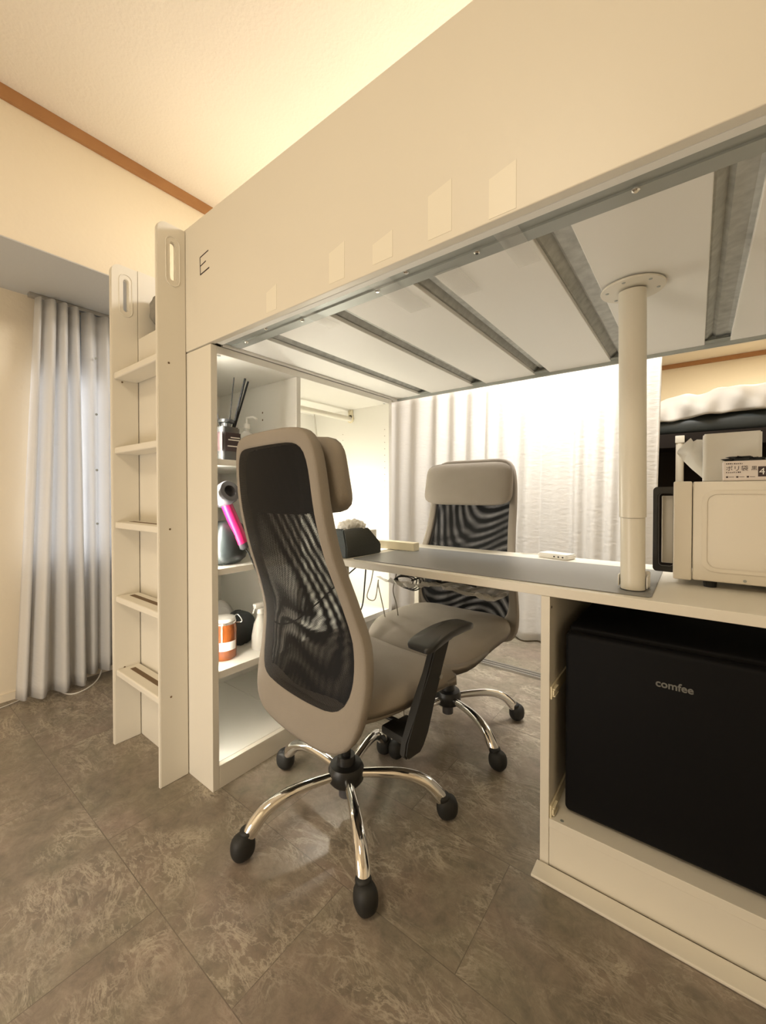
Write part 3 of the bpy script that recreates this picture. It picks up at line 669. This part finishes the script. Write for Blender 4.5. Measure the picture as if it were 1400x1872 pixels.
# poly bag box
t = thing('bin_bag_box', 'low cardboard bin-bag box with Japanese print on the microwave', 'box', (.15, 1.35, MT))
bx0, bx1, by0, by1 = .053, .22, 1.305, 1.365
b = NB(); box(b, (bx0, by0, MT), (bx1, by1, MT + .048), .0008); ca = obj('carton', b, boxm, t)
Tt = lambda x, z: facing(x, by0 - .0002, z)
text('print', 'ポリ袋', .0140, Tt(bx0 + .004, MT + .0245), printk, ca, .0002)
text('print', '黒', .0115, Tt(bx0 + .0505, MT + .025), printk, ca, .0002)
b = NB(); box(b, (bx0 + .063, by0 - .0008, MT + .009), (bx0 + .094, by0 - .0002, MT + .033)); o = obj('size_patch', b, printk, ca)
text('print', '45', .022, facing(bx0 + .0645, by0 - .0009, MT + .014), paper, o, .0002)
b = NB(); rg = random.Random(5)
for z, n_ in ((MT + .040, 9), (MT + .019, 8)):
    for k in range(n_): box(b, (bx0 + .005 + k * .0036, by0 - .0005, z), (bx0 + .005 + k * .0036 + rg.uniform(.0015, .0028), by0 - .0001, z + rg.uniform(.0015, .003)))
for k in range(3):
    box(b, (bx0 + .005 + .019 * k, by0 - .0005, MT + .007), (bx0 + .009 + .019 * k, by0 - .0001, MT + .011)); box(b, (bx0 + .0105 + .019 * k, by0 - .0005, MT + .0085), (bx0 + .020 + .019 * k, by0 - .0001, MT + .0095))
obj('fine_print', b, printk, ca)
b = NB(); pillow(b, (bx0 + .035, 1.335, MT + .052), (.024, .012, .006), 14, .7, .3); pillow(b, (bx0 + .06, 1.335, MT + .051), (.02, .012, .004), 14, .7, .3); obj('bag_end', b, blackc, t)

# ================================================================== CHAIRS
ZS = [.28, .33, .40, .45, .50, .60, .70, .80, .90, .95, 1.02, 1.12]
YS = [-.182, -.178, -.168, -.156, -.147, -.141, -.168, -.203, -.227, -.234, -.240, -.246]
WO = [(.30, .225), (.36, .238), (.45, .240), (.55, .236), (.65, .222), (.8, .205), .0]
def interp(x, xs_, ys_):
    if x <= xs_[0]: return ys_[0]
    for i in range(1, len(xs_)):
        if x <= xs_[i]:
            t_ = (x - xs_[i - 1]) / (xs_[i] - xs_[i - 1]); t_ = t_
            return ys_[i - 1] + (ys_[i] - ys_[i - 1]) * t_
    return ys_[-1]
def sm(f, x, h=.035): return (f(x - h) + 2 * f(x) + f(x + h)) / 4
yb = lambda z: sm(lambda q: interp(q, ZS, YS), z)
wo = lambda z: sm(lambda q: interp(q, [.30, .38, .50, .58, .66, .80, .95, 1.1], [.232, .244, .246, .240, .224, .208, .203, .203]), z)
wi = lambda z: sm(lambda q: interp(q, [.42, .50, .58, .66, .80, .95, 1.07], [.204, .210, .205, .194, .178, .174, .173]), z)
def squircle(n, e):
    out = []
    for k in range(n):
        a_ = 2 * PI * k / n; c_, s_ = math.cos(a_), math.sin(a_); r = (abs(c_) ** e + abs(s_) ** e) ** (-1 / e); out.append((c_ * r, s_ * r))
    return out
WRAP = .55
def backpt(s, z, off=0): return Vector((s, yb(z) + off + WRAP * s * s - .012, z))
def frame_mesh():
    b = NB(); n, m_ = 120, 14; rings = []
    for (cx, cz), (ix, iz) in zip(squircle(n, 7), squircle(n, 8)):
        zo = .716 + .390 * cz; zi = .747 + .320 * iz
        so, si = wo(zo) * cx, wi(zi) * ix
        ring = []
        for k in range(m_):
            th = 2 * PI * k / m_; c_, s_ = math.cos(th), math.sin(th)
            c2 = math.copysign(abs(c_) ** .45, c_); s2 = math.copysign(abs(s_) ** .45, s_)
            f = .5 - .5 * c2
            s = so + (si - so) * f; z = zo + (zi - zo) * f
            ring.append(b.verts.new(backpt(s, z, .016 * s2)))
        rings.append(ring)
    for i in range(n):
        A, B = rings[i], rings[(i + 1) % n]
        for k in range(m_): b.faces.new((A[k], A[(k + 1) % m_], B[(k + 1) % m_], B[k]))
    return b
def net_mesh(off, rot):
    b = NB(); uvl = b.loops.layers.uv.new('UVMap'); R, n = 26, 96; sq = squircle(n, 8); grid = []
    for i in range(R + 1):
        f = i / R * 1.015; row = []
        for (ix, iz) in sq:
            z = .747 + .320 * iz * f; s = wi(.747 + .320 * iz) * ix * f
            row.append(b.verts.new(backpt(s, z, off)))
            if i == 0: break
        grid.append(row)
    for i in range(R):
        A, B = grid[i], grid[i + 1]
        for k in range(n):
            q = (k + 1) % n
            f = b.faces.new((A[0], B[k], B[q]) if i == 0 else (A[k], B[k], B[q], A[q]))
            for l in f.loops:
                x, z = l.vert.co.x, l.vert.co.z
                l[uvl].uv = (x, z) if not rot else (x * 1.012 - z * .022 + .0035 * math.sin(z * 13 + x * 7), z * .972 + x * .020 + .005 * math.sin(x * 11 + z * 6))
    return b
def seat_mesh():
    b = NB(); n, m_ = 64, 26; e = 4.2; sq = squircle(n, 4.5); rings = []
    a_, by, cz = .246, .232, .062; yc, zc = .062, .408
    for i in range(m_ + 1):
        ph = -PI / 2 + PI * i / m_
        r = abs(math.cos(ph)) ** .38; h = math.copysign(abs(math.sin(ph)) ** .62, math.sin(ph)); row = []
        for (cx, cy) in sq:
            x, y = cx * a_ * r, yc + cy * by * r
            if r < .02: x, y = 0, yc
            z = zc + cz * h
            fy = max(0, y - .12); z -= 1.9 * fy * fy * (1 if h > -.2 else .35)
            z -= .010 * math.cos(min(1, abs(x) / a_) * PI / 2) * (1 if h > 0 else -.2)     # slight hollow
            if h < 0: z += .5 * x * x
            if cx * .99 and cy > .5: pass
            x *= 1 - .08 * max(0, (.0 - y) / .17)
            row.append(b.verts.new((x, y, z)))
            if i in (0, m_): break
        rings.append(row)
    for A, B in zip(rings, rings[1:]):
        for k in range(n):
            q = (k + 1) % n
            if len(A) == 1: b.faces.new((A[0], B[q], B[k]))
            elif len(B) == 1: b.faces.new((A[k], A[q], B[0]))
            else: b.faces.new((A[k], A[q], B[q], B[k]))
    return b
def headrest_mesh():
    b = NB(); sg = lambda v, p: math.copysign(abs(v) ** p, v); sq = squircle(56, 5.5); m_ = 20; rings = []
    for i in range(m_ + 1):
        ph = -PI / 2 + PI * i / m_; r = abs(math.cos(ph)) ** .5; h = sg(math.sin(ph), .7); row = []
        for cx, cz in sq:
            s = .205 * cx * r; z = .995 + .094 * cz * r
            y = yb(z) + .064 + .034 * h + WRAP * .75 * s * s - .010 - .012 * (cz * r) * (1 if h > 0 else 0)
            row.append(b.verts.new((s, y, z)))
            if i in (0, m_): break
        rings.append(row)
    n = 56
    for A, B in zip(rings, rings[1:]):
        for k in range(n):
            q = (k + 1) % n
            if len(A) == 1: b.faces.new((A[0], B[q], B[k]))
            elif len(B) == 1: b.faces.new((A[k], A[q], B[0]))
            else: b.faces.new((A[k], A[q], B[q], B[k]))
    return b
def make_chair(label, legs, R, arm, rz):
    t = thing('office_chair', label, 'chair', local=True, group='taupe office chairs with netting backs')
    def P(name, b, m, sm_=40, par=None):
        p = par or t; o = obj(name, b, m, p if p.get('_local') else p, smooth=sm_)
        return o
    def part(name, b, m, sm_=40, par=None):
        bmesh.ops.recalc_face_normals(b, faces=b.faces[:])
        me = bpy.data.meshes.new(name); b.to_mesh(me); b.free(); me.materials.append(m)
        if sm_:
            for p in me.polygons: p.use_smooth = True
            if sm_ != 'all': me.set_sharp_from_angle(angle=math.radians(sm_))
        o = bpy.data.objects.new(name, me); C.objects.link(o); o.parent = par or t; return o
    part('seat', seat_mesh(), fab, 'all')
    part('backrest_frame', frame_mesh(), fab, 'all')
    part('netting', net_mesh(-.0135, .0), netm, 'all')
    part('netting', net_mesh(.010, .05), netm, 'all')
    hr = part('headrest', headrest_mesh(), fab, 'all')
    b = NB(); n = 40
    vs0 = [b.verts.new(backpt(cx * (wi(1) - .001), .983 + .083 * cz, .006)) for cx, cz in squircle(n, 6)]; vs1 = [b.verts.new(v.co + Vector((0, .003, 0))) for v in vs0]
    for k in range(n): b.faces.new((vs0[k], vs0[(k + 1) % n], vs1[(k + 1) % n], vs1[k]))
    b.faces.new(vs0[::-1]); b.faces.new(vs1); part('headrest_backing', b, blackpad, None, hr)
    # mechanism, gas lift, hub
    b = NB(); box(b, (-.085, -.06, .318), (.085, .15, .352), .008, 2); box(b, (-.05, -.045, .270), (.05, .10, .3175), .012, 2); box(b, (-.035, -.175, .322), (.035, -.06, .345), .005); part('tilt_mechanism', b, plast)
    b = NB(); tube(b, [(.05, .03, .325), (.20, .05, .322)], .007, 10); box(b, (.165, .015, .29), (.225, .085, .33), .008, 2); part('tilt_lever', b, plast)
    b = NB(); lathe(b, [(0, .170), (.014, .170), (.014, .29), (0, .29)], (0, 0, 0), 20); part('gas_lift', b, plast)
    b = NB(); lathe(b, [(0, .055), (.022, .055), (.022, .098), (0, .098)], (0, 0, 0), 24); part('lift_sleeve', b, greyp)
    b = NB(); lathe(b, [(0, .095), (.044, .095), (.052, .105), (.053, .135), (.047, .148), (.028, .152), (.026, .175), (0, .175)], (0, 0, 0), 32); part('hub', b, plast)
    for a_ in legs:
        a_ = math.radians(a_) - rz; c_, s_ = math.cos(a_), math.sin(a_)
        pr_ = [(.040, .122), (.10, .126), (.16, .126), (.205, .118), (.240, .103), (.266, .080), (R - .012, .058), (R - .006, .048)]
        pts = spline([(r * c_, r * s_, z) for r, z in pr_], 6)
        n_p = len(pts); b = NB(); tube(b, pts, [interp(i / (n_p - 1), [0, .35, .75, 1], [.0125, .016, .0195, .0165]) for i in range(n_p)], 20); lg_ = part('leg', b, chrome, 'all')
        b = NB()
        M_ = Matrix.Translation((R * c_, R * s_, 0)) @ Matrix.Rotation(a_ + .25, 4, 'Z')
        pillow(b, (0, 0, 0), (.031, .027, .033), 24, .82, 0); bmesh.ops.transform(b, matrix=M_ @ Matrix.Translation((.004, 0, .0345)), verts=b.verts)
        tb = NB(); lathe(tb, [(0, .050), (.017, .050), (.0195, .066), (.018, .072), (0, .072)], (0, 0, 0), 16, Matrix.Translation((-.008, 0, 0)))
        bmesh.ops.transform(tb, matrix=M_, verts=tb.verts); join(b, tb)
        part('caster', b, plast_m, 'all', lg_)
    if arm:
        b = NB(); prof = [(-.03, .300), (.035, .300), (.045, .315), (.105, .575), (.045, .575), (.0, .42), (-.036, .33)]
        # leaning flat post
        lv = []
        for z, y0_, y1_, s in ((.298, -.030, .022, .262), (.312, -.042, .030, .266), (.345, -.040, .040, .270), (.42, -.010, .062, .277), (.50, .022, .082, .285), (.560, .040, .100, .291), (.585, .045, .105, .293)):
            lv.append([b.verts.new(v) for v in ((s - .011, y0_, z), (s + .011, y0_, z), (s + .011, y1_, z), (s - .011, y1_, z))])
        for A, B in zip(lv, lv[1:]):
            for k in range(4): b.faces.new((A[k], A[(k + 1) % 4], B[(k + 1) % 4], B[k]))
        b.faces.new(lv[0][::-1]); b.faces.new(lv[-1])
        bmesh.ops.bevel(b, geom=[e for e in b.edges if abs(e.verts[0].co.z - e.verts[1].co.z) > .01], offset=.004, segments=2, affect='EDGES')
        box(b, (.17, -.02, .318), (.262, .030, .340), .005)
        ap = part('armrest_post', b, plast_m)
        b = NB(); lathe(b, [(0, 0), (.0065, 0), (.006, .003), (0, .003)], (.293, .075, .478), 14, Matrix.Rotation(PI / 2, 4, 'Y')); part('height_button', b, alu, 30, ap)
        b = NB(); n = 40; lv = []
        for dz_, g_ in ((-.010, .9), (-.006, .98), (.003, 1.), (.006, .98), (.0085, .92), (.009, .4)):
            row = []
            for cx, cy in squircle(n, 8):
                yy = cy * .122 * g_; xx = cx * (.034 - .006 * cy) * (g_ if g_ < .9 else g_)
                row.append(b.verts.new((.302 - .012 * cy + xx, .078 + yy, .600 + dz_ - .9 * (yy) ** 2)))
            lv.append(row)
        for A, B in zip(lv, lv[1:]):
            for k in range(n): b.faces.new((A[k], A[(k + 1) % n], B[(k + 1) % n], B[k]))
        b.faces.new(lv[0][::-1]); b.faces.new(lv[-1]); part('armrest_pad', b, plast, 50)
    t.rotation_euler = (0, 0, rz)
    return t
ch = make_chair('taupe office chair seen from behind, nearest the viewer, black armrest on its right', [-111, -39, 33, 105, 177], .295, True, math.radians(-8))
ch.location = (-.82, .885, 0)
ch2 = make_chair('taupe office chair behind the desk, its padded headrest facing the viewer', [-27, 45, 117, 189, 261], .295, False, PI)
ch2.location = (-.80, 1.475, 0)
for o in bpy.data.objects:
    if '_local' in o: del o['_local']

# ================================================================== CURTAINS
def curtain(bm, p0t, p1t, p0b, p1b, zt, zb, folds, amp, rng, nrow=26, hem=None, top=.35):
    """wavy sheet between two top points and two bottom points (XY), folds irregular"""
    n = folds * 14; ph = []; a = 0
    wds = [rng.uniform(.45, 1.7) for _ in range(folds)]; tot = sum(wds); amps = [rng.uniform(.6, 1.25) for _ in range(folds)]
    def wave(u):
        x = u * tot; i = 0
        while i < folds - 1 and x > wds[i]: x -= wds[i]; i += 1
        q = x / wds[i]
        return (.5 - .5 * math.cos(2 * PI * q)) ** .8 * amps[i], i
    g = []
    for r in range(nrow + 1):
        v = r / nrow; row = []
        A = Vector(p0t).lerp(Vector(p0b), v); B = Vector(p1t).lerp(Vector(p1b), v); d = (B - A); nv = Vector((-d.y, d.x)).normalized()
        f = top + (1 - top) * min(1, v * 2.2) ** .7
        for k in range(n + 1):
            u = k / n; wv, i = wave(u)
            z = zt + (zb - zt) * v
            if hem: z = zt + (hem(u) - zt) * v
            lat = .012 * math.sin(v * 3 + i * 1.7) * math.sin(PI * u)
            p = A + d * (u + lat / max(.2, d.length) * .5) + nv * (wv * amp * f)
            row.append(bm.verts.new((p.x, p.y, z)))
        g.append(row)
    for r in range(nrow):
        for k in range(n): bm.faces.new((g[r][k], g[r][k + 1], g[r + 1][k + 1], g[r + 1][k]))
def solid(o, t_=.0018):
    m = o.modifiers.new('solid', 'SOLIDIFY'); m.thickness = t_
rg = random.Random(11)
t = thing('back_curtain', 'wide off-white curtain hanging behind the desk and far chair', 'curtain', (-1.05, 2.66, 1.70))
b = NB(); curtain(b, (-2.05, 2.66), (-.150, 2.66), (-2.05, 2.66), (-.185, 2.66), 1.700, .012, 14, -.055, rg, 30, top=.5); o = obj('cloth', b, curt, t, smooth='all'); solid(o)
b = NB(); tube(b, [(-2.1, 2.675, 1.715), (-.12, 2.675, 1.715)], .010, 12)
for x in (-2.0, -1.1, -.25): tube(b, [(x, 2.675, 1.72), (x, 2.675, ZC)], .004, 8)
obj('curtain_rail', b, whitep, t, smooth=40)
# left window curtains
t = thing('left_curtain', 'gathered white curtain at the left wall, its flared hem nearest the viewer', 'curtain', (-2.42, .6, 1.86))
b = NB(); curtain(b, (-2.44, .520), (-2.44, .690), (-2.42, .432), (-2.42, .700), 1.862, .022, 4, -.075, random.Random(21), 30, top=.6, hem=lambda u: .026 - .012 * u); o = obj('cloth', b, curt2, t, smooth='all'); solid(o)
b = NB(); box(b, (-2.475, .50, 1.866), (-2.44, 1.45, 1.8835), .002); obj('curtain_rail', b, alu, t)
t = thing('left_curtain', 'narrower white curtain between the flared left curtain and the ladder', 'curtain', (-2.43, .95, 1.86))
b = NB(); curtain(b, (-2.45, .700), (-2.45, 1.40), (-2.44, .690), (-2.44, 1.40), 1.860, .040, 11, -.060, random.Random(9), 24, top=.7, hem=lambda u: .045); o = obj('cloth', b, curt2, t, smooth='all'); solid(o)
for z in (1.63, 1.35, 1.07, .8):
    b = NB(); lathe(b, [(0, -.005), (.0055, -.002), (.0055, .002), (0, .005)], (-2.392, .745, z), 10, Matrix.Rotation(PI / 2, 4, 'Y')); obj('snap_stud', b, steel_d, t)
b = NB(); tube(b, spline([(-2.46, .585, .03), (-2.42, .59, .004), (-2.33, .615, .004), (-2.34, .68, .004), (-2.42, .75, .004), (-2.46, .79, .06)]), .0035, 8)
tag(obj('white_cord', b, cablew, smooth='all', loc=(-2.4, .65, 0)), 'white cord looping out on the floor under the left curtains', 'cord')
b = NB(); tube(b, spline([(-2.49, .60, .02), (-2.48, .50, .003), (-2.45, .44, .003), (-2.43, .37, .003), (-2.42, .25, .003), (-2.44, .0, .003)]), .0022, 8)
tag(obj('white_cord', b, cablew, smooth='all', loc=(-2.45, .4, 0)), 'thin pale cord along the left wall foot, left of the curtain', 'cord')

# ================================================================== SECOND BED
t = thing('bunk_bed', 'dark bunk bed in the far room, right of the back curtain', 'bed', (.6, 3.7, 0))
b = NB(); box(b, (-.75, 3.20, 1.245), (1.8, 3.24, 1.335), .004); obj('side_rail', b, brown, t)
b = NB(); box(b, (-.75, 4.16, 1.245), (1.8, 4.20, 1.335), .004); box(b, (-.75, 3.24, 1.28), (1.8, 4.16, 1.31)); obj('bed_deck', b, brown, t)
b = NB(); box(b, (-.75, 3.90, .01), (1.8, 3.93, 1.279)); obj('back_board', b, brown, t)
for x in (-.75, 1.75):
    for y in (3.20, 4.15):
        b = NB(); box(b, (x, y, 0), (x + .05, y + .05, 1.244), .003); obj('post', b, brown, t)
b = NB(); tube(b, [(-.082, 3.13, 0), (-.082, 3.13, 1.30)], .021, 18); box(b, (-.105, 3.105, 1.265), (-.058, 3.199, 1.31), .003); o = obj('ladder_post', b, polem, t, smooth=40); o['label'] = 'pale round post'
b = NB()
pillow(b, (.5, 3.68, 1.385), (1.2, .49, .075), 60, .25, 0); tag(obj('mattress', b, blacksh, smooth='all', loc=(.5, 3.68, 1.336)), 'black mattress on the far bunk under white bedding', 'mattress')
# rumpled duvet
b = NB(); g = []
for i in range(121):
    row = []
    for j in range(25):
        u, v = i / 120, j / 24; x = -.70 + 2.4 * u
        s_ = math.sin(x * 27 + v * 9) * .020 + math.sin(x * 49 - v * 6) * .009 + math.sin(x * 9 + 1) * .012
        if v < .45: q = v / .45; y = 3.165 - .018 * math.sin(q * PI) - s_ * 1.1; z = 1.425 + .015 * math.sin(x * 7) + (.155 - .0 * x) * q + .02 * math.sin(x * 3.1) * q
        else: q = (v - .45) / .55; y = 3.175 + .9 * q; z = 1.58 + .02 * math.sin(x * 3.1) + .03 * math.sin(q * PI) + s_ * .6
        if v < .45: y += .06 * q ** 3
        else: y += .06
        row.append(b.verts.new((x, y, z)))
    g.append(row)
for i in range(120):
    for j in range(24): b.faces.new((g[i][j], g[i + 1][j], g[i + 1][j + 1], g[i][j + 1]))
o = tag(obj('duvet', b, clothw, smooth='all', loc=(.5, 3.6, 1.46)), 'rumpled white duvet on the far bunk bed', 'bedding'); solid(o, .02)
